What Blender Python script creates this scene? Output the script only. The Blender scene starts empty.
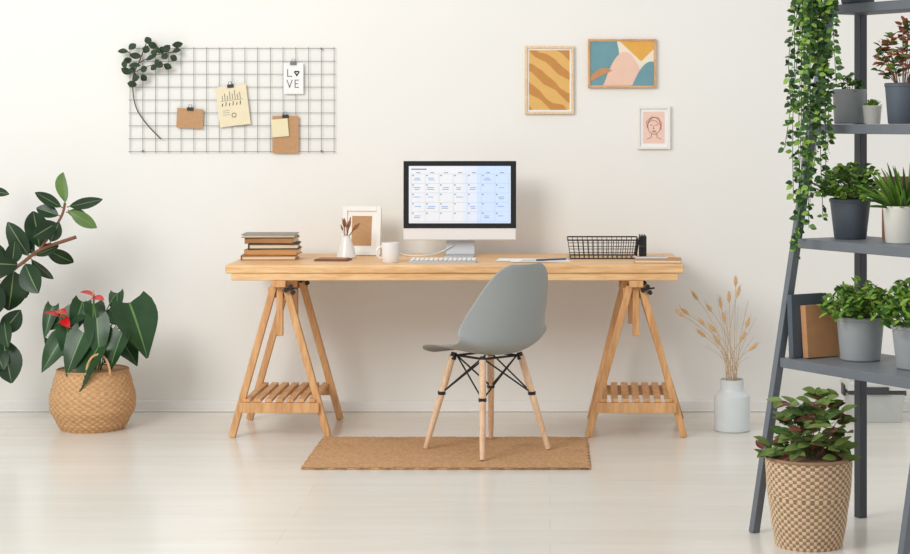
import bpy, math, random
from mathutils import Vector, Matrix
from math import sin, cos, pi, radians, atan2, sqrt
random.seed(7)
sc = bpy.context.scene
V = Vector
# ------------------------------------------------------------ materials
def lin(c):
    c = c/255.0
    return c/12.92 if c <= 0.04045 else ((c+0.055)/1.055)**2.4
def rgb(col, k=1.0):
    return tuple(min(1, lin(x)*k) for x in col)+(1,)
_m = {}
def M(name, col, rough=.5, var=.06, scale=20, stretch=(1,1,1), bump=0, metal=0, emis=0, spec=.5, detail=4, col2=None, sheen=0, coat=0, trans=0):
    if name in _m: return _m[name]
    m = bpy.data.materials.new(name); m.use_nodes = True
    nt = m.node_tree; N = nt.nodes; L = nt.links
    b = N['Principled BSDF']
    tc = N.new('ShaderNodeTexCoord'); mp = N.new('ShaderNodeMapping'); mp.inputs['Scale'].default_value = stretch
    no = N.new('ShaderNodeTexNoise'); no.inputs['Scale'].default_value = scale; no.inputs['Detail'].default_value = detail
    cr = N.new('ShaderNodeValToRGB')
    cr.color_ramp.elements[0].position = .3; cr.color_ramp.elements[1].position = .7
    cr.color_ramp.elements[0].color = rgb(col, 1-var) if col2 is None else rgb(col2)
    cr.color_ramp.elements[1].color = rgb(col, 1+var) if col2 is None else rgb(col)
    L.new(tc.outputs['Object'], mp.inputs['Vector']); L.new(mp.outputs['Vector'], no.inputs['Vector'])
    L.new(no.outputs['Fac'], cr.inputs['Fac']); L.new(cr.outputs['Color'], b.inputs['Base Color'])
    b.inputs['Roughness'].default_value = rough; b.inputs['Metallic'].default_value = metal
    b.inputs['Specular IOR Level'].default_value = spec
    if coat: b.inputs['Coat Weight'].default_value = coat
    if sheen: b.inputs['Sheen Weight'].default_value = sheen
    if emis:
        L.new(cr.outputs['Color'], b.inputs['Emission Color']); b.inputs['Emission Strength'].default_value = emis
    if bump:
        bp = N.new('ShaderNodeBump'); bp.inputs['Strength'].default_value = bump; bp.inputs['Distance'].default_value = .004
        L.new(no.outputs['Fac'], bp.inputs['Height']); L.new(bp.outputs['Normal'], b.inputs['Normal'])
    _m[name] = m
    return m

def wood(name, c1, c2, stretch, scale=3, rough=.5):
    if name in _m: return _m[name]
    m = bpy.data.materials.new(name); m.use_nodes = True
    nt = m.node_tree; N = nt.nodes; L = nt.links; b = N['Principled BSDF']
    tc = N.new('ShaderNodeTexCoord'); mp = N.new('ShaderNodeMapping'); mp.inputs['Scale'].default_value = stretch
    n1 = N.new('ShaderNodeTexNoise'); n1.inputs['Scale'].default_value = scale; n1.inputs['Detail'].default_value = 6; n1.inputs['Distortion'].default_value = .8
    n2 = N.new('ShaderNodeTexNoise'); n2.inputs['Scale'].default_value = scale*5; n2.inputs['Detail'].default_value = 3
    cr = N.new('ShaderNodeValToRGB'); cr.color_ramp.elements[0].position = .32; cr.color_ramp.elements[1].position = .62
    cr.color_ramp.elements[0].color = rgb(c2); cr.color_ramp.elements[1].color = rgb(c1)
    mx = N.new('ShaderNodeMix'); mx.data_type = 'RGBA'; mx.blend_type = 'MULTIPLY'; mx.inputs[0].default_value = .4
    cr2 = N.new('ShaderNodeValToRGB'); cr2.color_ramp.elements[0].position = .35; cr2.color_ramp.elements[0].color = (.66,.54,.42,1); cr2.color_ramp.elements[1].color = (1,1,1,1); cr2.color_ramp.elements[1].position = .55
    for n in (n1, n2): L.new(mp.outputs['Vector'], n.inputs['Vector'])
    L.new(tc.outputs['Object'], mp.inputs['Vector'])
    L.new(n1.outputs['Fac'], cr.inputs['Fac']); L.new(n2.outputs['Fac'], cr2.inputs['Fac'])
    L.new(cr.outputs['Color'], mx.inputs[6]); L.new(cr2.outputs['Color'], mx.inputs[7])
    L.new(mx.outputs[2], b.inputs['Base Color']); b.inputs['Roughness'].default_value = rough
    _m[name] = m
    return m

# ------------------------------------------------------------ mesh builder
class MB:
    def __init__(s): s.v=[]; s.f=[]; s.mi=[]; s.mats=[]; s.sm=[]
    def slot(s, m):
        if m not in s.mats: s.mats.append(m)
        return s.mats.index(m)
    def add(s, vs, fs, m, smooth=False):
        o = len(s.v); s.v += [tuple(x) for x in vs]
        for i, f in enumerate(fs):
            s.f.append(tuple(o+k for k in f))
            mm = m[i] if isinstance(m, list) else m
            s.mi.append(s.slot(mm)); s.sm.append(smooth)
    def box(s, c, d, m, R=None):
        hx,hy,hz = d[0]/2,d[1]/2,d[2]/2; c = V(c)
        vs = [V((x,y,z)) for x in(-hx,hx) for y in(-hy,hy) for z in(-hz,hz)]
        if R is not None: vs = [R @ v for v in vs]
        vs = [c+v for v in vs]
        s.add(vs, [(0,1,3,2),(4,6,7,5),(0,4,5,1),(2,3,7,6),(0,2,6,4),(1,5,7,3)], m)
    def beam(s, p0, p1, w, h, m, side=V((1,0,0))):
        p0=V(p0);p1=V(p1); d=(p1-p0); L=d.length; d.normalize()
        x=(side-d*side.dot(d)).normalized(); y=d.cross(x)
        R=Matrix((x,y,d)).transposed()
        s.box((p0+p1)/2,(w,h,L),m,R)
    def tube(s, pts, r, m, n=8, caps=True, mats=None):
        pts=[V(p) for p in pts]; k=len(pts)
        if not isinstance(r,(list,tuple)): r=[r]*k
        vs=[]; fs=[]
        d=(pts[1]-pts[0]).normalized()
        x=d.orthogonal().normalized()
        for i,p in enumerate(pts):
            a=pts[max(0,i-1)]; b=pts[min(k-1,i+1)]; d=(b-a)
            if d.length<1e-9: d=V((0,0,1))
            d.normalize(); x=(x-d*x.dot(d))
            x = x.normalized() if x.length>1e-6 else d.orthogonal().normalized()
            y=d.cross(x)
            for j in range(n):
                t=2*pi*j/n; vs.append(p+(x*cos(t)+y*sin(t))*r[i])
        for i in range(k-1):
            for j in range(n):
                j2=(j+1)%n; fs.append((i*n+j,i*n+j2,(i+1)*n+j2,(i+1)*n+j))
        if caps: fs.append(tuple(range(n))[::-1]); fs.append(tuple((k-1)*n+j for j in range(n)))
        s.add(vs,fs,m,True)
    def lathe(s, prof, c, m, n=40, sx=1, sy=1, rot=None):
        c=V(c); vs=[];fs=[];k=len(prof)
        for (r,z) in prof:
            for j in range(n):
                t=2*pi*j/n; p=V((r*cos(t)*sx,r*sin(t)*sy,z))
                if rot is not None: p=rot@p
                vs.append(c+p)
        for i in range(k-1):
            for j in range(n):
                j2=(j+1)%n; fs.append((i*n+j,i*n+j2,(i+1)*n+j2,(i+1)*n+j))
        if prof[0][0]>1e-6: fs.append(tuple(range(n))[::-1])
        if prof[-1][0]>1e-6: fs.append(tuple((k-1)*n+j for j in range(n)))
        s.add(vs,fs,m,True)
    def poly(s, pts, m):
        s.add(pts,[tuple(range(len(pts)))],m)
    def leaf(s, b, tip, nrm, W, m, rib=None, shape='ellipse', droop=.1, fold=.15, seg=8, wav=0):
        b=V(b);tip=V(tip);d=tip-b;L=d.length;d.normalize()
        nrm=V(nrm); nrm=(nrm-d*nrm.dot(d))
        nrm = nrm.normalized() if nrm.length>1e-5 else d.orthogonal().normalized()
        x=d.cross(nrm)
        cs=[-1,-.55,-.05,.05,.55,1] if rib else [-1,0,1]
        vs=[];fs=[];ms=[];nc=len(cs)
        for i in range(seg+1):
            t=i/seg
            if shape=='heart': w=max(.02,sin(pi*min(1,(.06+.94*t))**.5))**.85
            elif shape=='ovate': w=max(.02,sin(pi*min(1,(.03+.97*t))**.75))**.8
            else: w=max(.02,sin(pi*(.02+.97*t)))**.75
            w*=W/2
            for cc in cs:
                back = -.13*L*abs(cc)**2*max(0,1-t*4) if shape=='heart' else 0
                p=b+d*(L*t+back)+x*(w*cc)+nrm*(fold*abs(cc)*w - droop*L*(t*t-t) *1.0 + wav*W*sin(t*9+cc*2)*abs(cc))
                vs.append(p)
        for i in range(seg):
            for j in range(nc-1):
                fs.append((i*nc+j,i*nc+j+1,(i+1)*nc+j+1,(i+1)*nc+j))
                ms.append(rib if (rib and j==2) else m)
        s.add(vs,fs,ms,True)
    def build(s, name, origin=V((0,0,0)), parent=None, bevel=0, sub=0, solid=0, sharp=35, bseg=2):
        me=bpy.data.meshes.new(name)
        me.from_pydata([tuple(V(v)-origin) for v in s.v],[],s.f)
        for m in s.mats: me.materials.append(m)
        me.polygons.foreach_set('material_index', s.mi)
        me.polygons.foreach_set('use_smooth', [True if (x or bevel or sub) else False for x in s.sm])
        me.update()
        try: me.set_sharp_from_angle(angle=radians(sharp))
        except Exception: pass
        o=bpy.data.objects.new(name,me); sc.collection.objects.link(o)
        if solid:
            k=o.modifiers.new('Solid','SOLIDIFY'); k.thickness=solid; k.offset=0
        if bevel:
            k=o.modifiers.new('Bevel','BEVEL'); k.width=bevel; k.segments=bseg; k.limit_method='ANGLE'; k.angle_limit=radians(40)
        if sub:
            k=o.modifiers.new('Sub','SUBSURF'); k.levels=sub; k.render_levels=sub
        if parent is not None: o.parent=parent
        else: o.location=origin
        return o
class Grp:
    def __init__(s,name,origin):
        s.o=V(origin); s.e=bpy.data.objects.new(name,None); s.e.empty_display_size=.1
        sc.collection.objects.link(s.e); s.e.location=s.o
    def part(s,mb,name,**k): return mb.build(name,origin=s.o,parent=s.e,**k)
def single(mb,name,**k):
    xs=[v[0] for v in mb.v];ys=[v[1] for v in mb.v];zs=[v[2] for v in mb.v]
    return mb.build(name,origin=V(((min(xs)+max(xs))/2,(min(ys)+max(ys))/2,min(zs))),**k)
def rz(a): return Matrix.Rotation(radians(a),3,'Z')
def ry(a): return Matrix.Rotation(radians(a),3,'Y')
def rx(a): return Matrix.Rotation(radians(a),3,'X')
def bez(p0,p1,p2,n=8):
    p0,p1,p2=V(p0),V(p1),V(p2)
    return [p0*(1-t)**2+p1*2*t*(1-t)+p2*t*t for t in [i/n for i in range(n+1)]]
def smooth(pts,n=6):
    pts=[V(p) for p in pts]; out=[]
    for i in range(len(pts)-1):
        a=pts[max(0,i-1)];b=pts[i];c=pts[i+1];d=pts[min(len(pts)-1,i+2)]
        for k in range(n):
            t=k/n
            out.append(.5*((2*b)+(c-a)*t+(2*a-5*b+4*c-d)*t*t+(3*b-a-3*c+d)*t**3))
    out.append(pts[-1]); return out

# ------------------------------------------------------------ palette
pine  = wood('pine_desk',(238,198,146),(226,174,118),(1.2,14,14),2.2,.42)
pineL = wood('pine_trestle',(224,176,122),(204,150,98),(9,9,1.2),2.5,.5)
beech = wood('beech_legs',(232,200,168),(216,178,142),(14,14,1.5),3,.45)
black = M('black_metal',(22,22,24),.45,.1)
whitec= M('white_ceramic',(232,230,226),.3,.02,coat=.2)
kraft = M('kraft_paper',(190,148,108),.9,.06,60)
creamp= M('cream_paper',(234,222,190),.9,.03,30)
whitep= M('white_paper',(240,240,238),.9,.015)
inkM  = M('ink',(45,42,40),.9,.05)
greyM = M('grey_ink',(120,122,126),.9,.05)
soil  = M('potting_soil',(62,48,38),.95,.3,120,bump=.8)

# ------------------------------------------------------------ room shell
def floor_mat():
    m=bpy.data.materials.new('whitewashed_plank_floor'); m.use_nodes=True
    nt=m.node_tree;N=nt.nodes;L=nt.links;b=N['Principled BSDF']
    tc=N.new('ShaderNodeTexCoord')
    br=N.new('ShaderNodeTexBrick'); br.inputs['Scale'].default_value=1
    br.inputs['Brick Width'].default_value=2.4; br.inputs['Row Height'].default_value=.19
    br.inputs['Mortar Size'].default_value=.0014; br.inputs['Mortar Smooth'].default_value=.8
    br.inputs['Color1'].default_value=rgb((232,229,221)); br.inputs['Color2'].default_value=rgb((229,225,216)); br.inputs['Mortar'].default_value=rgb((208,203,192))
    br.offset=.37
    mp=N.new('ShaderNodeMapping'); mp.inputs['Scale'].default_value=(.6,5,1)
    n=N.new('ShaderNodeTexNoise'); n.inputs['Scale'].default_value=2.0; n.inputs['Detail'].default_value=8; n.inputs['Roughness'].default_value=.6
    cr=N.new('ShaderNodeValToRGB'); cr.color_ramp.elements[0].position=.3; cr.color_ramp.elements[1].position=.65
    cr.color_ramp.elements[0].color=(.91,.90,.87,1); cr.color_ramp.elements[1].color=(1,1,1,1)
    mx=N.new('ShaderNodeMix'); mx.data_type='RGBA'; mx.blend_type='MULTIPLY'; mx.inputs[0].default_value=.8
    L.new(tc.outputs['Object'],br.inputs['Vector']); L.new(tc.outputs['Object'],mp.inputs['Vector']); L.new(mp.outputs['Vector'],n.inputs['Vector'])
    L.new(n.outputs['Fac'],cr.inputs['Fac']); L.new(br.outputs['Color'],mx.inputs[6]); L.new(cr.outputs['Color'],mx.inputs[7])
    L.new(mx.outputs[2],b.inputs['Base Color']); b.inputs['Roughness'].default_value=.22; b.inputs['Specular IOR Level'].default_value=.55
    bp=N.new('ShaderNodeBump'); bp.inputs['Strength'].default_value=.12; bp.inputs['Distance'].default_value=.002
    L.new(n.outputs['Fac'],bp.inputs['Height']); L.new(bp.outputs['Normal'],b.inputs['Normal'])
    return m
mb=MB(); mb.box((-.3,-4.7,-.05),(9.4,9.8,.1),floor_mat()); mb.build('floor')
wallm=M('painted_plaster_wall',(238,237,232),.9,.012,1.6,detail=8,bump=.1)
mb=MB(); mb.box((-.3,.1,1.5),(9.4,.2,3.0),wallm); mb.build('wall_back')
trimw=M('baseboard_white',(238,237,233),.5,.01)
mb=MB(); mb.box((-.3,-.009,.026),(9.4,.018,.052),trimw); mb.box((-.3,-.013,.004),(9.4,.026,.008),trimw); mb.build('baseboard_back',bevel=.004)

# ------------------------------------------------------------ desk
G=Grp('trestle_desk',(-.411,-.39,0))
mb=MB()
mb.box((-.411,-.395,.731),(1.98,.69,.038),pine)
G.part(mb,'table_top',bevel=.008,bseg=3)
mb=MB()
for yy in (-.715,-.075): mb.box((-.411,yy,.697),(1.93,.035,.03),pine)
for xx in (-1.36,.538): mb.box((xx,-.395,.697),(.035,.6,.03),pine)
G.part(mb,'frame_rails',bevel=.003)
def trestle(cx,tag,rs):
    mb=MB()
    for yy,o in ((-.70,0),(-.24,rs)):
        for sg in (-1,1):
            mb.beam((cx+o+sg*.208,yy,.003),(cx+sg*.026,yy,.655),.030,.030,pineL,V((1,0,0)))
    G.part(mb,'legs_'+tag,bevel=.003)
    mb=MB()
    mb.box((cx,-.47,.668),(.06,.56,.028),pineL)
    for yy in (-.70,-.24):
        mb.box((cx,yy+.0,.56),(.028,.024,.24),pineL)
        mb.box((cx,yy+.028,.625),(.11,.02,.045),pineL)
    G.part(mb,'top_beam_'+tag,bevel=.003)
    mb=MB()
    for yy,o in ((-.724,0),(-.216,rs*.8)): mb.box((cx+o,yy,.132),(.345,.018,.044),pineL)
    for i in range(7):
        xx=cx-.14+i*.0467
        mb.beam((xx,-.725,.162),(xx+rs*.8,-.215,.162),.03,.014,pineL)
    G.part(mb,'shelf_slats_'+tag,bevel=.002)
    mb=MB()
    for yy in (-.725,-.265):
        for (dx,dz) in ((.05,.655),(.060,.63),(.03,.64)):
            mb.tube([(cx+dx,yy-.012,dz),(cx+dx,yy+.012,dz)],.010,black,10)
        mb.tube([(cx+.02,yy,.64),(cx+.08,yy,.65)],.004,black)
    G.part(mb,'knobs_'+tag)
trestle(-1.17,'left',0); trestle(.372,'right',.02)

# ------------------------------------------------------------ rug
jute=M('jute_rug_fibre',(208,164,118),.95,.0,90,(1,1,1),bump=1,col2=(170,126,84))
def rugmat():
    m=M('jute_weave',(216,174,128),.95,.0,70,(1,3,1),bump=.9,col2=(174,130,88)); return m
mb=MB(); jm=rugmat()
nx,ny=90,50; vs=[];fs=[]
for j in range(ny+1):
    for i in range(nx+1):
        x=-.975+1.13*i/nx; y=-1.43+.69*j/ny
        ex=.006*sin(j*1.3)+.004*sin(j*3.1) if i in(0,nx) else 0
        ey=.004*sin(i*.9)+.003*sin(i*2.3) if j in(0,ny) else 0
        vs.append((x+ex,y+ey,.009+.0015*((i+j)%2)+.001*sin(i*.2)*sin(j*.3)))
for j in range(ny):
    for i in range(nx):
        a=j*(nx+1)+i; fs.append((a,a+1,a+nx+2,a+nx+1))
mb.add(vs,fs,jm,True)
mb.box((-.41,-1.085,.0045),(1.12,.68,.008),jm)
for j in range(70):
    y=-1.425+.68*j/69
    for sx,x0 in((-1,-.97),(1,.15)):
        L=random.uniform(.006,.014); dy=random.uniform(-.006,.006)
        mb.tube([(x0,y,.007),(x0+sx*L*.6,y+dy*.5,.006),(x0+sx*L,y+dy,.003)],.0025,jute,5)
single(mb,'jute_rug',sharp=180)

# ------------------------------------------------------------ chair
C=V((-.262,-1.04,0)); ang=radians(133)
fw=V((cos(ang),sin(ang),0)); sd=V((fw.y,-fw.x,0))
def ch(f,s,z): return C+fw*f+sd*s+V((0,0,z))
G=Grp('shell_chair',C)
shell=M('grey_plastic_shell',(154,159,158),.4,.02,5)
prof=[(.222,.400,.10,0),(.219,.415,.160,.0),(.198,.430,.188,.005),(.15,.434,.202,.016),(.07,.426,.214,.030),(-.02,.416,.226,.045),(-.10,.412,.234,.065),(-.160,.428,.240,.090),(-.192,.468,.240,.110),(-.205,.52,.232,.110),(-.216,.58,.216,.092),(-.226,.64,.196,.070),(-.236,.70,.172,.05),(-.244,.745,.148,.034),(-.250,.778,.115,.022),(-.253,.793,.075,.012)]
mb=MB(); vs=[];fs=[]; nv=14
for i,(f,z,w,c) in enumerate(prof):
    a=prof[max(0,i-1)];b=prof[min(len(prof)-1,i+1)]
    tf,tz=b[0]-a[0],b[1]-a[1]; l=sqrt(tf*tf+tz*tz); nf,nz=tz/l,-tf/l   # inner normal (up / forward)
    for j in range(nv+1):
        s=-1+2*j/nv
        s2=sin(s*pi/2)*.35+s*.65
        k=c*abs(s2)**2.2
        vs.append(ch(f+nf*k,w*s2,z+nz*k))
for i in range(len(prof)-1):
    for j in range(nv):
        a=i*(nv+1)+j; fs.append((a,a+1,a+nv+2,a+nv+1))
mb.add(vs,fs,shell,True)
G.part(mb,'seat_shell',solid=.007,sub=2,sharp=180)
mb=MB(); mk=MB()
tops={};mids={}
for a in(-1,1):
    for b in(-1,1):
        ft=ch(a*.180,b*.180,.0135); tp=ch(a*.095,b*.105,.398)
        mb.tube([ft,ft.lerp(tp,.15),ft.lerp(tp,.75),tp],[.010,.012,.015,.014],beech,14)
        mk.tube([ch(a*.095,b*.105,.385),ch(a*.09,b*.1,.412)],[.015,.012],black,10)
        tops[(a,b)]=ch(a*.085,b*.09,.40); mids[(a,b)]=ft.lerp(tp,.60)
G.part(mb,'legs')
ks=[(-1,-1),(-1,1),(1,1),(1,-1)]
for i in range(4):
    p=ks[i];q=ks[(i+1)%4]
    mk.tube([mids[p],tops[q]],.0036,black,6); mk.tube([mids[q],tops[p]],.0036,black,6)
    mk.tube([tops[p],tops[q]],.005,black,6)
for p in ks:
    mk.tube([mids[p]-V((0,0,.007)),mids[p]+V((0,0,.007))],.0165,black,10)
G.part(mk,'wire_bracing')

# ------------------------------------------------------------ computer monitor
MX,MY=-.413,-.25
alu=M('brushed_aluminium',(196,198,200),.35,.02,metal=.3); aluw=M('light_aluminium',(234,234,233),.4,.01)
G=Grp('desktop_computer',(MX,MY,.75))
mb=MB(); mb.box((MX,MY,1.0055),(.518,.014,.363),aluw)
mb.box((MX,MY+.018,1.01),(.40,.026,.27),aluw); G.part(mb,'case',bevel=.006)
mb=MB(); mb.box((MX,MY-.0085,1.0335),(.516,.005,.308),M('glossy_black_bezel',(14,14,16),.15,.05)); G.part(mb,'bezel',bevel=.003)
scr=M('display_page',(182,184,188),.35,.01,emis=.88); scb=M('display_weekend',(160,176,198),.35,.01,emis=.9); ln=M('display_lines',(150,160,174),.5,.02,emis=.5); tx=M('display_text',(100,114,134),.5,.05,emis=.25)
ev=M('display_event_blue',(112,150,200),.35,.02,emis=.5); scm=M('display_midtone',(174,181,192),.35,.01,emis=.9)
mb=MB(); yf=MY-.0113
mb.box((MX,yf,1.0335),(.466,.001,.262),scr)
x0,x1,z0,z1=MX-.222,MX+.225,.912,1.128
cw=(x1-x0)/7; chh=(z1-z0)/5
mb.box((x0+cw*5.9,yf-.0004,1.0335),(cw*2.4,.001,.262),scb)
mb.box((x0+cw*4.2,yf-.0004,1.0335),(cw*1.0,.001,.262),scm)
for i in range(8): mb.box((x0+cw*i,yf-.001,(z0+z1)/2),(.0009,.001,z1-z0),ln)
for i in range(6): mb.box(((x0+x1)/2,yf-.001,z0+chh*i),(x1-x0,.001,.0009),ln)
mb.box((x0+.035,yf-.001,1.15),(.07,.001,.005),tx)
for i in range(7): mb.box((x0+cw*(i+.5),yf-.001,1.134),(.018,.001,.003),tx)
for r in range(5):
    for c in range(7):
        mb.box((x0+cw*c+.008,yf-.0012,z0+chh*(r+1)-.007),(.006,.001,.005),tx)
        if random.random()<.5:
            for q in range(random.choice((1,2,2))):
                mb.box((x0+cw*c+.024+random.uniform(0,.006),yf-.0012,z0+chh*(r+1)-.019-q*.008),(random.uniform(.02,.035),.001,.0022 if q else .0032),tx if q else ev)
G.part(mb,'display')
mb=MB()
pts=[(MY+.035,.90),(MY+.05,.84),(MY+.055,.79),(MY+.04,.76),(MY-.0,.7545),(MY-.085,.753)]
vs=[];fs=[]
for i,(y,z) in enumerate(pts):
    th=.010 if i<4 else .005
    for sx in(-.066,.066):
        for o in (0,1):
            vs.append((MX+sx, y-(th if i<4 else 0)*o, z-( -.0+ (th*.6)*o if i>=3 else 0)))
for i in range(len(pts)-1):
    a=i*4;b=a+4
    fs+=[(a,a+2,b+2,b),(a+1,b+1,b+3,a+3),(a,b,b+1,a+1),(a+2,a+3,b+3,b+2)]
fs+=[(0,1,3,2),(len(vs)-4,len(vs)-2,len(vs)-1,len(vs)-3)]
mb.add(vs,fs,alu,False)
mb.box((MX,MY-.02,.7535),(.133,.16,.006),alu)
G.part(mb,'stand',bevel=.001)
mb=MB(); mb.tube(smooth([(MX-.03,MY+.04,.80),(MX-.1,MY+.02,.765),(MX-.17,MY-.02,.756),(MX-.25,MY+.02,.755),(MX-.3,-.06,.755)]),.0028,whitec,6)
G.part(mb,'power_cord')

# keyboard
mb=MB(); kx,ky=-.468,-.59
mb.box((kx,ky,.756),(.292,.112,.009),alu,rx(2))
for r in range(5):
    n=14
    for c in range(n):
        mb.box((kx-.134+.0206*c,ky-.042+.0205*r,.7625+.0007*r),(.0175,.0175,.004),whitec)
single(mb,'keyboard',bevel=.0012)

# mug
mb=MB(); mx_,my_=-.700,-.60
mb.lathe([(0,0),(.033,0),(.036,.004),(.038,.03),(.039,.086),(.0385,.088),(.0355,.087),(.035,.03),(.03,.01),(0,.009)],(mx_,my_,.75),whitec)
mb.lathe([(.0352,.068),(0,.0685)],(mx_,my_,.75),M('coffee',(70,44,28),.2))
hd=[V((mx_-.036,my_-.006,.75+.07))]+[V((mx_-.036-.024*sin(t),my_-.008-.004*sin(t),.75+.045+.026*cos(t))) for t in [pi*k/8 for k in range(1,8)]]+[V((mx_-.036,my_-.006,.75+.02))]
mb.tube(hd,.0048,whitec,8)
single(mb,'coffee_mug')

# stack of books
mb=MB(); bx,by=-1.247,-.40; z=.75
page=M('book_pages',(232,216,184),.9,.06,80,(1,1,12))
spec=[(.245,.175,.022,(176,116,66),3),(.232,.17,.026,(196,142,86),-2),(.225,.165,.024,(74,58,46),4),(.215,.16,.026,(168,118,72),-5),(.24,.165,.016,(150,146,138),2)]
for i,(w,d,h,c,a) in enumerate(spec):
    cm=M('book_cover_%d'%i,c,.7,.06); R=rz(a); cc=V((bx+random.uniform(-.012,.012),by,z))
    def bb(dx,dz,sx,sy,sz,m,dy=0): mb.box(cc+R@V((dx,dy,dz)),(sx,sy,sz),m,R)
    bb(0,.002,w,d,.004,cm); bb(0,h-.002,w,d,.004,cm)
    if i in(1,3):
        bb(0,h/2,w-.012,d-.008,h-.008,page,dy=.002); bb(0,h/2,w,.004,h,cm,dy=-d/2+.002)
    else: bb(0,h/2,w-.012,d-.012,h-.008,page)
    if i in(0,2): bb(-w/2+.002,h/2,.004,d,h,cm)
    z+=h+.0005
single(mb,'stack_of_books',bevel=.0008)

# photo frame on desk
def frame_obj(name,cx,y,cz,w,h,bw,fm,inner,mat=None,mw=0,lean=0,yaw=0,depth=.018,art=None,leg=False):
    G=Grp(name,(cx,y,cz-h/2))
    R=rz(yaw)@rx(lean); o=V((cx,y,cz-h/2))
    def T(p): return o+R@V(p)
    mb=MB()
    def B(x,zz,sx,sz,m,yy=0,sy=depth): mb.box(T((x,yy,zz)),(sx,sy,sz),m,R)
    B(-w/2+bw/2,h/2,bw,h,fm); B(w/2-bw/2,h/2,bw,h,fm); B(0,bw/2,w-2*bw,bw,fm); B(0,h-bw/2,w-2*bw,bw,fm)
    G.part(mb,'frame_moulding',bevel=.0015)
    mb=MB(); B(0,h/2,w-2*bw,h-2*bw,mat or inner,depth*.15,depth*.4)
    if mw: B(0,h/2,w-2*bw-2*mw,h-2*bw-2*mw,inner,-depth*.06,.001)
    if art: art(mb,T,w-2*bw-2*mw,h-2*bw-2*mw,h/2,-depth*.06-.0012)
    G.part(mb,'picture')
    if leg:
        mb=MB(); mb.beam(T((0,.01,h*.7)),V(T((0,.0,0)))+rz(yaw)@V((0,.085,.002)),.05,.004,fm,V((1,0,0))); G.part(mb,'easel_back')
    return G
wf=M('white_frame',(238,236,230),.5,.01)
frame_obj('photo_frame',-.872,-.20,.8640,.182,.226,.022,wf,kraft,wf,.022,lean=-8,yaw=-8,leg=True)

# reed vase
mb=MB(); vx,vy=-.920,-.36
mb.lathe([(0,0),(.040,0),(.044,.006),(.036,.045),(.020,.085),(.015,.098),(.017,.104),(.014,.104),(.012,.09),(0,.08)],(vx,vy,.75),whitec)
stm=M('dried_stem',(150,100,66),.9,.15)
for i in range(11):
    a=random.uniform(0,2*pi); r=random.uniform(.02,.055)
    tp=V((vx+r*cos(a)+.012,vy+r*sin(a)*.6,.75+random.uniform(.15,.20)))
    b=V((vx+random.uniform(-.006,.006),vy,.84))
    mb.tube([b,b.lerp(tp,.6)],.0014,stm,5); mb.tube([b.lerp(tp,.55),b.lerp(tp,.75),tp],[.002,.0055,.002],stm,6)
single(mb,'dried_flower_vase')

# small notebook / tablet
mb=MB(); R=rz(-6)
mb.box((-.965,-.49,.754),(.15,.10,.008),M('dark_brown_leather',(120,76,50),.6,.1),R); mb.box((-.965,-.49,.7595),(.13,.085,.003),M('brown_leather_top',(164,116,82),.6,.08),R)
single(mb,'leather_notebook',bevel=.001)
# papers
mb=MB()
for i,(x,y,a) in enumerate(((-.02,-.50,8),(-.13,-.47,-6),(-.07,-.53,3))): mb.box((x,y,.7508+.0009*i),(.21,.148,.0007),whitep,rz(a))
for i in range(6): mb.box((-.08+.004*i,-.58+.02*i,.7532),(.12,.002,.0003),greyM,rz(3))
single(mb,'paper_sheets')
mb=MB(); mb.tube([(-.06,-.56,.7575),(.07,-.50,.7575)],.004,M('blue_pen',(60,80,120),.4),8); mb.tube([(.07,-.50,.7575),(.08,-.496,.7575)],[.004,.001],alu,8); single(mb,'ballpoint_pen')
# wire letter tray
mb=MB(); ax0,ax1,ay0,ay1=.080,.400,-.42,-.19
def wl(a,b,r=.0016): mb.tube([a,b],r,black,5)
for (zz,r,g) in((.752,.003,.012),(.835,.0035,0)):
    for (a,b) in(((ax0+g,ay0+g),(ax1-g,ay0+g)),((ax1-g,ay0+g),(ax1-g,ay1-g)),((ax1-g,ay1-g),(ax0+g,ay1-g)),((ax0+g,ay1-g),(ax0+g,ay0+g))): wl((*a,zz+.001),(*b,zz+.001),r)
for zz in(.78,.808):
    g=.012*(1-(zz-.752)/.083)
    for (a,b) in(((ax0+g,ay0+g),(ax1-g,ay0+g)),((ax1-g,ay0+g),(ax1-g,ay1-g)),((ax1-g,ay1-g),(ax0+g,ay1-g)),((ax0+g,ay1-g),(ax0+g,ay0+g))): wl((*a,zz),(*b,zz))
for i in range(15):
    t=i/14; xb=ax0+.012+(ax1-ax0-.024)*t; xt=ax0+(ax1-ax0)*t
    wl((xb,ay0+.012,.753),(xt,ay0,.836)); wl((xb,ay1-.012,.753),(xt,ay1,.836)); wl((xb,ay0+.012,.753),(xb,ay1-.012,.753))
for i in range(10):
    t=i/9; yb=ay0+.012+(ay1-ay0-.024)*t; yt=ay0+(ay1-ay0)*t
    wl((ax0+.012,yb,.753),(ax0,yt,.836)); wl((ax1-.012,yb,.753),(ax1,yt,.836))
single(mb,'wire_letter_tray')
mb=MB()
for i in range(3):
    x=.410+i*.011
    for (a,b) in (((x,-.40,.752),(x,-.40,.85)),((x,-.40,.85),(x,-.24,.85)),((x,-.24,.85),(x,-.24,.752)),((x,-.40,.752),(x,-.24,.752)),((x,-.32,.752),(x,-.32,.85)),((x,-.40,.80),(x,-.24,.80))): mb.tube([a,b],.0026,black,6)
for yy in(-.40,-.24): mb.tube([(.410,yy,.7535),(.432,yy,.7535)],.0026,black,6)
single(mb,'desk_file_rack')
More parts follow.
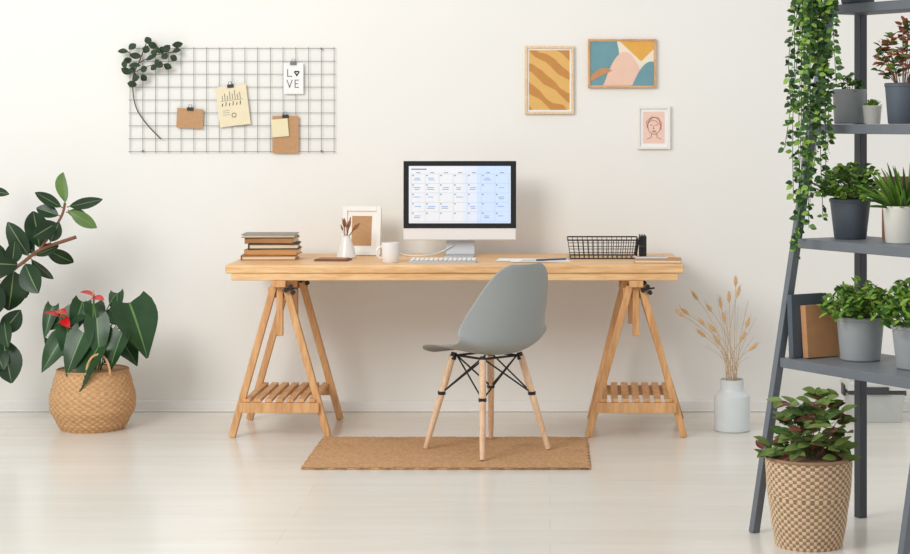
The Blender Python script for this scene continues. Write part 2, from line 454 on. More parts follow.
# notebooks right + phone
mb=MB(); R=rz(-3)
mb.box((.475,-.58,.757),(.20,.14,.013),page,R); mb.box((.475,-.58,.7645),(.205,.145,.003),M('tan_cover',(186,134,88),.7,.06),R); mb.box((.475,-.58,.7515),(.205,.145,.003),M('tan_cover',(186,134,88)),R)
single(mb,'tan_notebook',bevel=.001)
mb=MB(); mb.box((.445,-.555,.7705),(.14,.07,.008),M('phone_body',(225,225,225),.3),rz(5)); mb.box((.445,-.555,.7748),(.13,.062,.0008),M('phone_glass',(40,42,46),.12),rz(5)); single(mb,'smartphone',bevel=.001)

# ------------------------------------------------------------ wall decor
wire=M('wire_grid_paint',(104,112,108),.5,.05)
mb=MB(); gx0,gx1,gz0,gz1=-1.980,-1.018,1.226,1.713; gy=-.014
for i in range(17):
    x=gx0+(gx1-gx0)*i/16; mb.tube([(x,gy,gz0-.006),(x,gy,gz1+.006)],.0013,wire,6)
for i in range(9):
    z=gz0+(gz1-gz0)*i/8; mb.tube([(gx0-.006,gy-.002,z),(gx1+.006,gy-.002,z)],.0013,wire,6)
for (x,z) in((gx0+.06,gz1-.003),(gx1-.06,gz1-.003),(gx0+.06,gz0+.003),(gx1-.06,gz0+.003)): mb.tube([(x,0,z),(x,gy-.006,z)],.004,wire,8)
single(mb,'wire_grid_memo_board')
def card(name,cx,cz,w,h,a,m,y=-.0185,clip=True,deco=None,clipm=black):
    mb=MB(); R=ry(a); c=V((cx,y,cz))
    mb.box(c,(w,.0012,h),m,R)
    T=lambda x,z,dy=-.0012: c+R@V((x,dy,z))
    if deco: deco(mb,T,R)
    if clip:
        mb.box(T(0,h/2-.002,-.0025),(.030,.006,.016),clipm,R)
        mb.tube([T(-.008,h/2+.004,-.004),T(-.006,h/2+.018,-.005),T(.006,h/2+.018,-.005),T(.008,h/2+.004,-.004)],.0012,clipm,5)
    return single(mb,name)
def st(mb,T,pts,r,m):
    pts=[T(*p) for p in pts]
    for i in range(len(pts)-1):
        a,b=pts[i],pts[i+1]
        if (b-a).length>1e-6: mb.beam(a-(b-a).normalized()*r*.5,b+(b-a).normalized()*r*.5,.0006,r,m,V((0,1,0)))
card('kraft_envelope',-1.697,1.383,.124,.092,3,kraft)
def deco_chart(mb,T,R):
    for i,hh in enumerate((.02,.03,.018,.036,.026,.04,.022,.03)): st(mb,T,[(-.045+i*.012,.03),(-.045+i*.012,.03+hh)],.003,greyM)
    st(mb,T,[(-.055,.026),(.052,.026)],.0015,greyM)
    for i in range(6): st(mb,T,[(-.05+i*.017,.003),(-.05+i*.017+.003,.018 if i%2 else .013)],.0035,inkM)
    st(mb,T,[(.010*cos(t)-.0,-.045+.010*sin(t)) for t in [2*pi*k/12 for k in range(13)]],.0025,inkM)
    for i in range(3): st(mb,T,[(-.05,-.02-i*.01),(-.02,-.02-i*.01)],.0015,greyM)
card('sketch_poster',-1.494,1.443,.145,.19,-7,creamp,deco=deco_chart)
def deco_love(mb,T,R):
    k=.0032
    st(mb,T,[(-.027,.042),(-.027,.01),(-.008,.01)],k,inkM)
    st(mb,T,[(.016+.010*sin(t)**3*1.0,.026+.009*cos(t)-.004*cos(2*t)) for t in [2*pi*i/16 for i in range(17)]],k*1.6,inkM)
    st(mb,T,[(-.030,-.008),(-.018,-.042),(-.006,-.008)],k,inkM)
    st(mb,T,[(.024,-.008),(.008,-.008),(.008,-.042),(.024,-.042)],k,inkM); st(mb,T,[(.008,-.025),(.021,-.025)],k,inkM)
card('lettering_card',-1.209,1.571,.094,.146,0,whitep,deco=deco_love,clipm=M('grey_clip',(110,112,114),.4))
card('kraft_paper_sheet',-1.246,1.307,.123,.176,0,kraft)
card('sticky_note',-1.271,1.338,.078,.084,-5,M('yellow_sticky',(232,222,184),.9,.02),y=-.0255,clip=False)
# eucalyptus
euc=M('eucalyptus_leaf',(58,72,52),.7,.25,30,spec=.2); eucs=M('eucalyptus_stem',(90,72,58),.8,.1)
mb=MB(); U=.004722
def E(a,b,y=-.022): return V((-1.983+a*U,y,1.715-b*U))
mb.tube(smooth([E(17,-4),E(11,12),E(4,30),E(6,56),E(16,74),E(32,91)],5),.0030,eucs,6)
mb.tube([E(6,26,-.0165),E(6,26,-.026)],.005,eucs,6)
mb.tube(smooth([E(9,16),E(24,8),E(46,4)],5),.002,eucs,6); mb.tube(smooth([E(6,24),E(20,18),E(40,16)],5),.0018,eucs,6); mb.tube(smooth([E(12,10),E(2,6),E(-3,2)],5),.0018,eucs,6)
for (a,b) in((20,-8),(24,-3),(31,1),(40,0),(50,3),(45,10),(37,8),(30,14),(18,3),(4,0),(-3,4),(1,12),(10,18),(16,22),(27,19),(34,18),(41,19),(0,24),(8,31),(15,29),(3,36),(48,-3),(22,11),(10,8),(-2,18),(6,22),(36,2),(27,6)):
    an=random.uniform(0,2*pi); L=random.uniform(5,7.5)
    p=E(a,b,-.040-random.random()*.035)
    q=p+V((cos(an)*L*U,random.uniform(-.012,.012),sin(an)*L*U*.8))
    p2=p-(q-p)*.5
    mb.leaf(p2,q,V((random.uniform(-.9,.9),-1,random.uniform(-.9,.9))),.034,euc,seg=6,droop=.15)
single(mb,'eucalyptus_branch')

# wall pictures
ochre=M('art_ochre',(226,180,106),.85,.03); brown=M('art_brown',(198,140,76),.85,.04)
tealM=M('art_teal',(112,156,166),.85,.04); pinkM=M('art_pink',(236,198,178),.85,.03); creamM=M('art_cream',(238,226,204),.85,.02); goldM=M('art_gold',(228,172,82),.85,.04); terra=M('art_terracotta',(196,146,104),.85,.04)
lwood=wood('light_frame_wood',(236,214,180),(224,196,160),(8,8,8),4,.5); mwood=wood('oak_frame_wood',(222,178,128),(204,154,104),(8,8,8),4,.5)
def band(mb,T,w,h,zc,y,m,lo,hi,n=36):
    for i in range(n):
        xa=-w/2+w*i/n; xb=-w/2+w*(i+1)/n
        cl=lambda v:max(-h/2,min(h/2,v))
        a0,a1,b0,b1=cl(lo(xa)),cl(hi(xa)),cl(lo(xb)),cl(hi(xb))
        if a1-a0<1e-5 and b1-b0<1e-5: continue
        if a1<a0: a1=a0
        if b1<b0: b1=b0
        mb.poly([T((xa,y,zc+a0)),T((xb,y,zc+b0)),T((xb,y,zc+b1)),T((xa,y,zc+a1))],m)
def art1(mb,T,w,h,zc,y):
    tri=lambda u:abs((u%1.0)-.5)*2
    for k in range(5):
        o=-.235+k*.098
        f=lambda x,o=o,k=k:o-.75*x+.014*tri(x*9+k*.37)
        band(mb,T,w,h,zc,y,brown,f,lambda x,f=f,k=k:f(x)+.030+.026*tri(x*6.3+k*.6))
def art2(mb,T,w,h,zc,y):
    band(mb,T,w,h,zc,y,tealM,lambda x:-.2,lambda x:.2)
    band(mb,T,w,h,zc,y-.0004,creamM,lambda x:.10-9*(x+.02)**1 if x<-.0 else -.1,lambda x:.2)
    band(mb,T,w,h,zc,y-.0008,goldM,lambda x:.085-.95*(x-.01) if x<.09 else .01+1.0*(x-.09),lambda x:.2 if x>-.01 else -.3)
    band(mb,T,w,h,zc,y-.0012,pinkM,lambda x:-.2,lambda x:.055-16*(x-.012)**2)
    band(mb,T,w,h,zc,y-.0016,tealM,lambda x:-.2,lambda x:-.005+.5*(x-.1)-14*(x-.12)**2 if x>.03 else -.3)
    band(mb,T,w,h,zc,y-.0020,terra,lambda x:-.085+.5*(x+.15),lambda x:-.02-10*(x+.085)**2 if x<.0 else -.3)
def art3(mb,T,w,h,zc,y):
    rl=M('art_line',(176,96,80),.85)
    TT=lambda a,b,dy=0:T((a,y,zc+b))
    st(mb,TT,[(.030*cos(t)+.002,.008+.040*sin(t)) for t in [2*pi*k/20 for k in range(21)]],.0022,rl)
    st(mb,TT,[(-.028,.02),(-.01,.036),(.012,.030),(.026,.014)],.0022,rl); st(mb,TT,[(-.03,0),(-.034,.028),(-.01,.05),(.022,.046),(.036,.02),(.034,-.012)],.0022,rl)
    st(mb,TT,[(-.016,.012),(-.006,.012)],.0026,rl); st(mb,TT,[(.008,.012),(.018,.012)],.0026,rl)
    st(mb,TT,[(.002,.01),(-.003,-.006),(.004,-.007)],.002,rl); st(mb,TT,[(-.007,-.018),(.001,-.015),(.01,-.018),(.001,-.022),(-.007,-.018)],.0022,rl)
    st(mb,TT,[(-.010,-.03),(-.012,-.046),(-.03,-.054)],.0022,rl); st(mb,TT,[(.014,-.03),(.016,-.046),(.034,-.054)],.0022,rl)
frame_obj('abstract_stripe_painting',-.0035,-.011,1.5635,.231,.321,.012,lwood,ochre,whitep,.008,art=art1)
frame_obj('abstract_shapes_painting',.340,-.011,1.6415,.322,.231,.009,mwood,creamM,creamM,.003,art=art2)
frame_obj('line_portrait_print',.489,-.011,1.3395,.156,.203,.013,wf,M('art_blush',(240,206,190),.85,.02),whitep,.014,art=art3)

# ------------------------------------------------------------ plants
g_dark=M('rubber_leaf',(34,58,34),.32,.3,8,spec=.35); g_drib=M('rubber_midrib',(110,130,84),.4,.1)
g_lite=M('rubber_young_leaf',(92,124,60),.3,.2,8)
bark=M('plant_bark',(122,82,60),.8,.2,40)
pot_w=M('white_planter',(225,222,215),.5,.02)
def potprof(rt,rb,h,rim=.012):
    return [(0,0),(rb*.94,0),(rb,.004),(rb+(rt-rb)*.85-.001,h-rim-.002),(rt-.001,h-rim),(rt,h-.003),(rt-.003,h),(rt-.007,h-.001),(rt-.010,h-.015),(0,h-.018)]
# rubber plant (pot stands just outside of the view on the left)
G=Grp('rubber_plant',(-2.86,-.5,0))
mb=MB(); mb.lathe(potprof(.16,.12,.30,.03),(-2.86,-.5,0),pot_w); mb.lathe([(.15,.283),(0,.288)],(-2.86,-.5,0),soil); G.part(mb,'planter')
mb=MB(); U2=1/225
def Rr(px,py,dy=0): return V(((px-550)*U2,-.5+dy,1.375-(py-120)*U2))
mb.tube(smooth([(-2.86,-.5,.27),Rr(-70,330),Rr(-45,300),Rr(-12,282),Rr(18,266),Rr(40,250),Rr(76,237)],5),[.014]*10+[.012]*10+[.008]*11,bark,8)
mb.tube(smooth([Rr(38,252),Rr(52,232),Rr(62,215),Rr(65,203)],5),.006,bark,8)
mb.tube(smooth([(-2.86,-.5,.27),Rr(-40,380),Rr(-15,352),Rr(0,335)],5),.008,bark,8)
mb.tube(smooth([(-2.86,-.5,.27),Rr(-64,300),Rr(-50,240),Rr(-22,200),Rr(-12,190)],5),.009,bark,8)
G.part(mb,'stems')
mb=MB()
LV=[((65,204),(67,172),20,1),((67,207),(104,199),11,0),((63,208),(38,192),11,0),((68,210),(96,228),13,1),((60,216),(36,208),14,0),((58,222),(38,236),18,0),((66,212),(84,214),9,1),
((40,250),(29,212),24,0),((50,243),(60,222),14,0),((44,248),(68,264),15,0),((36,254),(4,236),22,0),((30,258),(8,222),18,0),((24,262),(42,292),24,0),((20,265),(-8,262),24,0),((14,268),(4,312),28,0),((30,258),(50,280),14,0),((34,256),(58,246),13,0),((10,270),(20,300),20,0),((0,276),(-10,240),24,0),((0,280),(-16,318),28,0),((12,266),(18,240),16,0),
((0,335),(20,310),20,0),((2,336),(14,382),28,0),((-4,338),(-18,378),26,0),((-4,335),(-24,310),24,0),((-8,345),(8,368),20,0),((4,318),(14,345),18,0),
((-12,190),(11,194),9,0),((-12,190),(-14,160),20,0),((-20,200),(-44,190),22,0),((-40,230),(-22,250),20,0),((-45,240),(-70,235),22,0),((-55,300),(-80,290),24,0)]
for i,(a,b,w,t) in enumerate(LV):
    dy=random.uniform(-.10,.10); p=Rr(*a); q=Rr(*b,dy)
    mb.leaf(p.lerp(q,.08),q,V((random.uniform(-.6,.6),-1,random.uniform(-.2,.5))),w*U2*1.05,g_lite if t else g_dark,g_drib,'ellipse',.12,.2,9)
    mb.tube([p,p.lerp(q,.1)],.003,g_drib,5)
G.part(mb,'leaves')

# woven basket maker
def woven(mb,c,rad,h,n,rows,mf,amp=.0035,soilz=.85):
    vs=[];fs=[];ms=[];c=V(c)
    for k in range(rows*2+1):
        z=h*k/(rows*2)
        for i in range(n*2):
            t=2*pi*i/(n*2); row=k//2
            bump=amp*abs(sin(pi*k/2))*(1 if ((i//2)+row)%2 else .25)+amp*.5*(i%2)*(1 if ((i//2)+row)%2 else 0)
            r=rad(z/h)+bump; vs.append(c+V((r*cos(t),r*sin(t),z)))
    for k in range(rows*2):
        for i in range(n*2):
            j=(i+1)%(n*2); fs.append((k*n*2+i,k*n*2+j,(k+1)*n*2+j,(k+1)*n*2+i)); ms.append(mf((i)/(n*2),k/(rows*2)))
    mb.add(vs,fs,ms,True)
    rt=rad(1)
    mb.tube([c+V(((rt)*cos(2*pi*i/40),(rt)*sin(2*pi*i/40),h)) for i in range(41)],.006,ms[-1],8,caps=False)
    mb.lathe([(rad(0),.001),(0,.002)],c,ms[0],n=40)
    inn=[(rad(s)-.006,h*s) for s in (1,.9,soilz)]+[(0,h*soilz+.004)]
    mb.lathe(inn[:3],c,ms[0],n=40); mb.lathe(inn[2:],c,soil,n=40)
wk=M('seagrass_weave',(206,164,118),.85,.12,60,bump=.5); wk2=M('seagrass_weave_dark',(190,146,102),.85,.12,60,bump=.5)
def interp(tab):
    def f(s):
        for (a,ra),(b,rb) in zip(tab,tab[1:]):
            if s<=b+1e-9:
                t=(s-a)/(b-a); t=t*t*(3-2*t)*.5+t*.5
                return ra+(rb-ra)*t
        return tab[-1][1]
    return f
AC=V((-2.04,-.47,0))
G=Grp('potted_anthurium',AC)
mb=MB(); woven(mb,AC,interp([(0,.135),(.12,.155),(.35,.184),(.55,.186),(.8,.170),(1,.154)]),.262,60,22,lambda u,s: wk if (int(u*60)+int(s*22))%2 else wk2,soilz=.8)
hr=[AC+V((.06+.052*cos(t),-.142+.0,.262+.085*sin(t)-.0)) for t in [pi*k/12 for k in range(13)]]
mb.tube(hr,.0055,wk,8)
hr=[AC+V((.0+.052*cos(t),.142,.262+.085*sin(t)-.03)) for t in [pi*k/12 for k in range(13)]]
mb.tube(hr,.0055,wk,8)
G.part(mb,'belly_basket')
g_an=M('anthurium_leaf',(36,68,34),.34,.3,9,spec=.4); g_anr=M('anthurium_vein',(96,132,74),.4,.1); g_st=M('anthurium_stalk',(84,118,58),.5,.1)
red=M('anthurium_red',(196,30,34),.25,.1); spdx=M('anthurium_spadix',(226,180,90),.5,.1)
U3=1/224
def A(a,h,dy=0): return AC+V((a*U3,dy,h*U3))
mb=MB()
# blade base, blade tip, width, depth offset at base
for (a,b,w,dy) in [((38,126),(58,72),44,-.03),((14,118),(40,98),24,.05),((8,112),(14,70),24,-.08),((-4,98),(-18,56),26,-.10),((-14,116),(-46,98),22,.02),((-28,92),(-46,58),22,-.04),((-12,126),(-20,94),20,.03),((12,84),(-6,38),28,-.13),((-40,122),(-46,90),14,.0),((34,98),(24,60),22,-.09),((22,134),(24,108),18,.06),((0,124),(6,96),20,.02),((-22,104),(-26,74),20,-.03),((-44,88),(-36,68),14,.04),((36,108),(46,132),20,.06),((4,96),(4,66),20,.08),((-6,82),(-30,50),20,.06),((28,84),(44,62),22,.05),((-16,84),(-8,62),20,.09),((20,96),(10,64),24,.07),((-34,112),(-26,88),18,.06)]:
    p=A(a[0],a[1],dy*.9); q=A(b[0],b[1],dy-.04)
    mb.tube(bez(A(random.uniform(-12,12),48,random.uniform(-.04,.04)),A(a[0]*.4,a[1]*.9,dy*.3),p,8),.003,g_st,6)
    mb.leaf(p,q,V((random.uniform(-.8,.8),-1,random.uniform(0,.7))),w*U3*1.05,g_an,g_anr,'heart',.14,.22,10,wav=.03)
G.part(mb,'leaves')
mb=MB()
for (a,h,dx,dh) in((-28,113,-14,5),(-30,119,10,-3),(4,134,-11,4),(5,132,12,-2)):
    p=A(a,h,-.06); mb.tube(bez(A(0,48,-.02),A(a*.5,h*.7,-.04),p,8),.0025,g_st,6)
    mb.leaf(p-V((dx*.15*U3,0,0)),A(a+dx,h+dh,-.10),V((0,-.5,1)),10*U3,red,None,'ovate',.1,.25,8)
for (a,h) in((-28,113),(4,134)):
    p=A(a,h,-.065); mb.tube([p,p+V((.004,-.01,.03))],[.004,.002],spdx,6)
mb.leaf(A(-25,110,-.07),A(-16,103,-.11),V((0,-1,.6)),10*U3,red,None,'heart',.1,.25,8)
G.part(mb,'flowers')

# generic bush
def bush(mb,c,R,H,n,ll,lw,mats,stem,flat=.7,shape='ovate',z0=0,up=.5,seed=1,seg=4,lo=.25,rib=None):
    rnd=random.Random(seed); c=V(c)
    for i in range(n):
        a=rnd.uniform(0,2*pi); rr=R*sqrt(rnd.random()); hh=H*(lo+(1-lo)*rnd.random())*sqrt(max(0.05,1-(rr/R)**2*.75))
        tip=c+V((rr*cos(a),rr*sin(a),z0+hh)); base=c+V((rr*cos(a)*.25,rr*sin(a)*.25,z0))
        if i%3==0: mb.tube(bez(base,base.lerp(tip,.5)+V((0,0,.15*H)),tip,4),.0015,stem,4,caps=False)
        for k in range(3):
            aa=rnd.uniform(0,2*pi); d=V((cos(aa),sin(aa),rnd.uniform(-.3,1)*up*2-up*.3)).normalized()
            p=tip+V((rnd.uniform(-1,1),rnd.uniform(-1,1),rnd.uniform(-1,1)))*ll*.3
            mb.leaf(p,p+d*ll*rnd.uniform(.7,1.2),V((rnd.uniform(-.4,.4),-.5,1)),lw*rnd.uniform(.8,1.2),mats[rnd.randrange(len(mats))],rib,shape,.15,.2,seg)
herb1=M('herb_leaf_bright',(134,168,70),.55,.2,30,spec=.25); herb2=M('herb_leaf_mid',(96,138,52),.55,.2,30,spec=.25); herb3=M('herb_leaf_dark',(58,92,40),.55,.2,30,spec=.25); herbs=M('herb_stem',(110,120,70),.6)

# ------------------------------------------------------------ vase with dried grass
G=Grp('bunny_tail_grass_vase',(.806,-.53,0))
mb=MB(); mb.lathe([(0,0),(.072,0),(.079,.006),(.080,.02),(.080,.145),(.077,.158),(.056,.174),(.052,.182),(.053,.222),(.055,.228),(.050,.228),(.048,.18),(0,.17)],(.806,-.53,0),M('pale_glazed_ceramic',(212,218,218),.3,.02,coat=.3))
G.part(mb,'ceramic_vase')
mb=MB(); dg=M('dried_grass_stem',(196,166,122),.9,.1); dh=M('dried_grass_head',(210,172,126),.95,.12,80)
U4=1/226
hd=[(735,284),(738,296),(698,300),(688,314),(702,322),(712,312),(722,308),(714,330),(726,322),(745,325),(749,348),(740,338),(720,345),(706,338),(682,314),(728,300)]
for i,(a,b) in enumerate(hd):
    dy=random.uniform(-.07,.07)
    tp=V(((a-550)*U4,-.53+dy,1.375-(b-120)*U4)); bs=V((.806+random.uniform(-.025,.025),-.53+random.uniform(-.02,.02),.19))
    ctl=bs+V((0,0,(tp.z-bs.z)*.6)); pts=bez(bs,ctl,tp,10); mb.tube(pts,.0011,dg,5)
    d=(pts[-1]-pts[-3]).normalized(); L=random.uniform(.035,.05)
    mb.tube([tp-d*.01,tp+d*L*.2,tp+d*L*.6,tp+d*L],[.002,.0085,.0075,.002],dh,7)
    for k in range(16):
        t=random.random(); o=V((random.uniform(-1,1),random.uniform(-1,1),random.uniform(-.3,1))).normalized()
        p=tp+d*L*t; mb.tube([p,p+o*.013+d*.008],.0005,dh,3)
for i in range(16):
    a=random.uniform(-.14,.10); tp=V((.806+a,-.53+random.uniform(-.1,.1),random.uniform(.30,.6)))
    bs=V((.806+random.uniform(-.02,.02),-.53,.19)); mb.tube(bez(bs,bs+V((0,0,.12)),tp,7),.0008,dg,4)
G.part(mb,'dried_grass')

# storage box near the wall
mb=MB(); bgm=M('light_storage_plastic',(186,188,184),.4,.03); lidm=M('storage_lid',(206,206,202),.5,.02); dkh=M('dark_handle',(60,62,64),.5)
bx0,by0=1.485,-.24
def tap(w0,d0,z0,w1,d1,z1,m):
    vs=[(bx0+sx*w/2,by0+sy*d/2,z) for (w,d,z) in((w0,d0,z0),(w1,d1,z1)) for (sx,sy) in((-1,-1),(1,-1),(1,1),(-1,1))]
    mb.add(vs,[(3,2,1,0),(4,5,6,7),(0,1,5,4),(1,2,6,5),(2,3,7,6),(3,0,4,7)],m)
tap(.225,.17,0,.250,.19,.13,bgm); tap(.262,.20,.13,.262,.20,.148,dkh); tap(.270,.21,.148,.275,.21,.172,lidm); tap(.262,.2,.172,.25,.19,.186,lidm)
mb.box((bx0,by0-.107,.148),(.10,.01,.034),dkh)
for sx in(-1,1): mb.box((bx0+sx*.138,by0,.14),(.012,.07,.05),dkh)
mb.tube(smooth([(bx0-.12,by0-.05,.18),(bx0-.10,by0-.06,.225),(bx0,by0-.06,.232),(bx0+.1,by0-.06,.225),(bx0+.12,by0-.05,.18)],5),.005,lidm,8)
single(mb,'storage_box',bevel=.006)

# ------------------------------------------------------------ ladder shelf
F1=V((.680,-2.5,0)); D=V((.395,.23,0)); W=V((.38,-.56,0)); TL=.400
def SP(z,u,v=0.0):
    t=TL*z; return F1+D*(t+v*(1-t))+W*u+V((0,0,z))
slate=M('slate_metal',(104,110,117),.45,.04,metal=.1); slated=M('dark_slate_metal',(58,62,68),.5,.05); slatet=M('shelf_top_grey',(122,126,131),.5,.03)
G=Grp('ladder_shelf',F1+D*.5+W*.5)
mb=MB(); ZT=2.1
for u in(0,1):
    mb.beam(SP(0,u),SP(ZT,u),.024,.030,slate,W.normalized())
G.part(mb,'slanted_legs',bevel=.002)
mb=MB()
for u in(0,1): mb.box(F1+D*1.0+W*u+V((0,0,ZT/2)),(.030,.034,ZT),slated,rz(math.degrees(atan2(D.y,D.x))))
G.part(mb,'rear_posts',bevel=.002)
mb=MB()
SH=[.578,.975,1.361,1.768]
for z in SH:
    th=.032
    q=[SP(z,.02,-.03),SP(z,.98,-.03),SP(z,.98,1.0),SP(z,.02,1.0)]
    lo=[p-V((0,0,th)) for p in q]
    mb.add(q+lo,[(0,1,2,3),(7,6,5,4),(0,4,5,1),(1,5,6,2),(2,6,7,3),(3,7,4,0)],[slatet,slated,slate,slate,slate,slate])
for u in(0,1):
    mb.beam(SP(ZT,u,0),SP(ZT,u,1),.03,.03,slate,V((0,0,1)))
G.part(mb,'shelf_boards',bevel=.002)

def potplant(name,z,u,v,rt,rb,h,m,fol,rim=.012):
    c=SP(z,u,v); c.z=z+.001
    G=Grp(name,c)
    mb=MB(); mb.lathe(potprof(rt,rb,h,rim),c,m); mb.lathe([(rt-.009,h-.016),(0,h-.013)],c,soil); G.part(mb,'pot')
    mb=MB(); fol(mb,c+V((0,0,h-.02))); G.part(mb,'foliage')
pd=M('charcoal_pot',(84,92,102),.55,.04); pl=M('light_grey_pot',(186,188,188),.6,.04); pm=M('mid_grey_pot',(150,154,156),.6,.04); pw=M('cream_pot',(226,224,214),.5,.03)
potplant('potted_herb',SH[1],.154,.5,.071,.054,.135,pd,lambda mb,c:bush(mb,c,.105,.14,170,.028,.020,[herb1,herb1,herb2,herb3],herbs,seed=3))
potplant('potted_herb',SH[0],.285,.5,.081,.066,.145,pm,lambda mb,c:bush(mb,c,.12,.13,190,.032,.015,[herb1,herb1,herb2,herb3],herbs,seed=4,up=.8))
potplant('potted_herb',SH[0],.66,.5,.08,.062,.14,pm,lambda mb,c:bush(mb,c,.12,.16,210,.032,.017,[herb1,herb1,herb2,herb3],herbs,seed=5,up=.8))
def spiky(mb,c):
    r=random.Random(5)
    for i in range(90):
        a=r.uniform(0,2*pi); e=r.uniform(.1,1.4); L=r.uniform(.09,.17)
        d=V((cos(a)*cos(e),sin(a)*cos(e),sin(e))); b=c+V((cos(a)*.02,sin(a)*.02,.005))
        mb.leaf(b,b+d*L,V((0,-.6,1)) if e<1.1 else V((.6,-1,0)),.015,[herb1,herb2,herb3][i%3],None,'ellipse',.2,.3,5)
potplant('potted_spider_plant',SH[1],.53,.45,.062,.052,.12,pw,spiky)
potplant('potted_sprig_plant',SH[2],.09,.5,.058,.052,.118,pm,lambda mb,c:bush(mb,c,.045,.075,32,.022,.014,[herb2,herb3],herbs,seed=8))
def succ(mb,c):
    for i in range(26):
        a=i*2.4; e=.3+i*.045; L=.040-.0005*i; d=V((cos(a)*cos(e),sin(a)*cos(e),sin(e))); mb.leaf(c+d*.003,c+d*L+V((0,0,.014)),V((0,0,1)),.017,herb2 if i%2 else herb1,None,'ellipse',.1,.3,5)
potplant('potted_succulent',SH[2],.235,.55,.033,.027,.062,pw,succ,.008)
red1=M('coleus_red_leaf',(156,92,66),.5,.25,30,spec=.25)
potplant('potted_red_leaf_plant',SH[2],.46,.5,.060,.048,.135,pd,lambda mb,c:bush(mb,c,.085,.24,80,.032,.020,[red1,red1,herb3,herb2],bark,seed=9))
# hanging string plant on the upper shelf
c=SP(SH[3],.10,.45); c.z=SH[3]+.001
G=Grp('hanging_ivy',c)
mb=MB(); mb.lathe(potprof(.07,.055,.12),c,pd); mb.lathe([(.061,.104),(0,.107)],c,soil); G.part(mb,'pot')
mb=MB(); r=random.Random(11)
iv1=M('ivy_leaf',(92,130,64),.5,.25,30,spec=.25); iv2=M('ivy_leaf_dark',(56,86,44),.5,.25,30,spec=.25)
strands=[(.815,.96),(.822,.93),(.832,1.0),(.842,1.08),(.852,1.15),(.825,1.12),(.862,1.02),(.875,1.1),(.885,1.2),(.895,1.05),(.905,1.18),(.915,1.28),(.92,1.38),(.80,1.28),(.81,1.42),(.93,1.5),(.88,1.3),(.86,1.4),(.84,1.3),(.91,1.45),(.89,1.55),(.85,1.6)]
for i,(lx,bot) in enumerate(strands):
    ly=-2.5+r.uniform(-.10,.03); tx_=lx+(.045 if lx<.85 else .015)
    ed=V((tx_,ly,1.86+r.uniform(-.03,.05)))
    pts=smooth([c+V((0,0,.115)),V(((c.x+ed.x)/2,(c.y+ed.y)/2,1.93)),ed,V((lx+(.02 if lx<.85 else 0),ly,1.75)),V((lx+r.uniform(-.02,.02),ly,(1.75+bot)/2)),V((lx+r.uniform(-.015,.015),ly,bot))],11)
    mb.tube(pts,.0012,iv2,4,caps=False)
    for k in range(4,len(pts)):
        for q in range(2):
            a=r.uniform(0,2*pi); d=V((cos(a),sin(a),r.uniform(-.9,.2))).normalized(); p=pts[k]+V((0,0,r.uniform(-.01,.01))); L=r.uniform(.017,.029)
            mb.leaf(p+d*.003,p+d*(L+.003),V((r.uniform(-.5,.5),-.9,.5)),L*.72,[iv1,iv2,iv2,herb1][r.randrange(4)],None,'ovate',.1,.2,4)
G.part(mb,'trailing_vines')
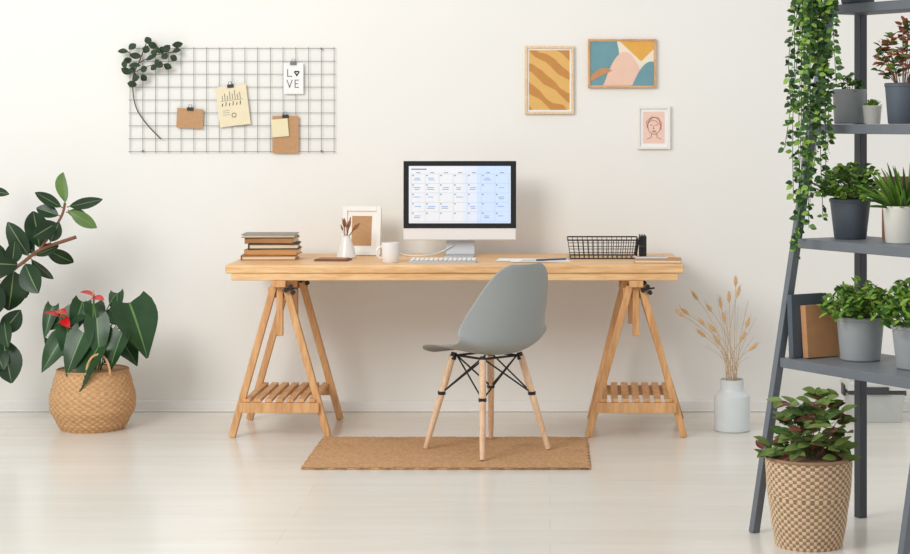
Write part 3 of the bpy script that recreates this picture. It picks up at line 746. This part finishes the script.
# books on shelf
def standbook(name,z,u,v0,w,h,th,m,lean=0):
    x=D.normalized(); y=W.normalized(); b=SP(z,u,v0); b.z=z+.0015+th/2*abs(sin(radians(lean)))
    mb=MB(); R0=Matrix((x,y,V((0,0,1)))).transposed(); R=R0@rx(lean)
    mm=lambda p:b+R@V(p)
    mb.box(mm((w/2,-th/2+.001,h/2)),(w,.003,h),m,R); mb.box(mm((w/2,th/2-.001,h/2)),(w,.003,h),m,R); mb.box(mm((.002,0,h/2)),(.004,th,h),m,R)
    mb.box(mm((w/2,0,h/2)),(w-.008,th-.004,h-.008),page,R)
    single(mb,name,bevel=.001)
standbook('slate_book',SH[0],.075,.02,.15,.21,.022,M('slate_blue_cover',(74,84,94),.6,.05),3)
standbook('wooden_book',SH[0],.12,.12,.15,.175,.024,M('light_brown_cover',(186,136,92),.6,.08),5)
standbook('brown_book',SH[1],.345,.60,.10,.21,.02,M('dark_brown_cover',(132,92,64),.6,.08),0)

# ------------------------------------------------------------ big basket plant
BC=V((.838,-2.67,0))
G=Grp('potted_coleus_in_basket',BC)
wA=M('basket_light',(208,184,152),.85,.1,60); wB=M('basket_brown',(150,118,90),.85,.1,60)
def chev(u,s):
    return wB if (int(u*60)+int(s*26))%2==0 else wA
mb=MB(); woven(mb,BC,interp([(0,.106),(.3,.120),(.7,.134),(1,.138)]),.285,60,26,chev,amp=.003); G.part(mb,'woven_basket')
col1=M('coleus_green',(108,132,66),.5,.25,20,spec=.25); col2=M('coleus_purple',(116,72,58),.5,.25,20,spec=.25); colr=M('coleus_vein',(150,96,74),.5,.1)
mb=MB(); bush(mb,BC+V((0,0,.245)),.135,.26,85,.058,.034,[col1,col1,herb3,col2],bark,seed=21,seg=6,lo=.25,rib=colr,up=.35); G.part(mb,'foliage')

# ------------------------------------------------------------ lights
w=bpy.data.worlds.new('World'); sc.world=w; w.use_nodes=True
w.node_tree.nodes['Background'].inputs[0].default_value=(.99,.99,1.0,1); w.node_tree.nodes['Background'].inputs[1].default_value=.76
def area(name,loc,tgt,size,e,col=(1,1,1)):
    l=bpy.data.lights.new(name,'AREA'); l.shape='RECTANGLE'; l.size=size[0]; l.size_y=size[1]; l.energy=e; l.color=col
    o=bpy.data.objects.new(name,l); sc.collection.objects.link(o); o.location=loc
    o.rotation_euler=(V(tgt)-V(loc)).to_track_quat('-Z','Y').to_euler()
area('window_daylight',(-3.2,-5.0,3.3),(-.4,-.5,.8),(2.4,2.0),160,(1,.99,.97))

cam=bpy.data.cameras.new('camera'); co=bpy.data.objects.new('camera',cam); sc.collection.objects.link(co)
co.location=(0,-8.5,1.375); co.rotation_euler=(radians(90),0,0)
cam.sensor_width=36; cam.lens=1800/910*36; cam.shift_x=-.1044; cam.shift_y=-.1725
sc.camera=co
sc.view_settings.view_transform='Standard'; sc.view_settings.look='None'
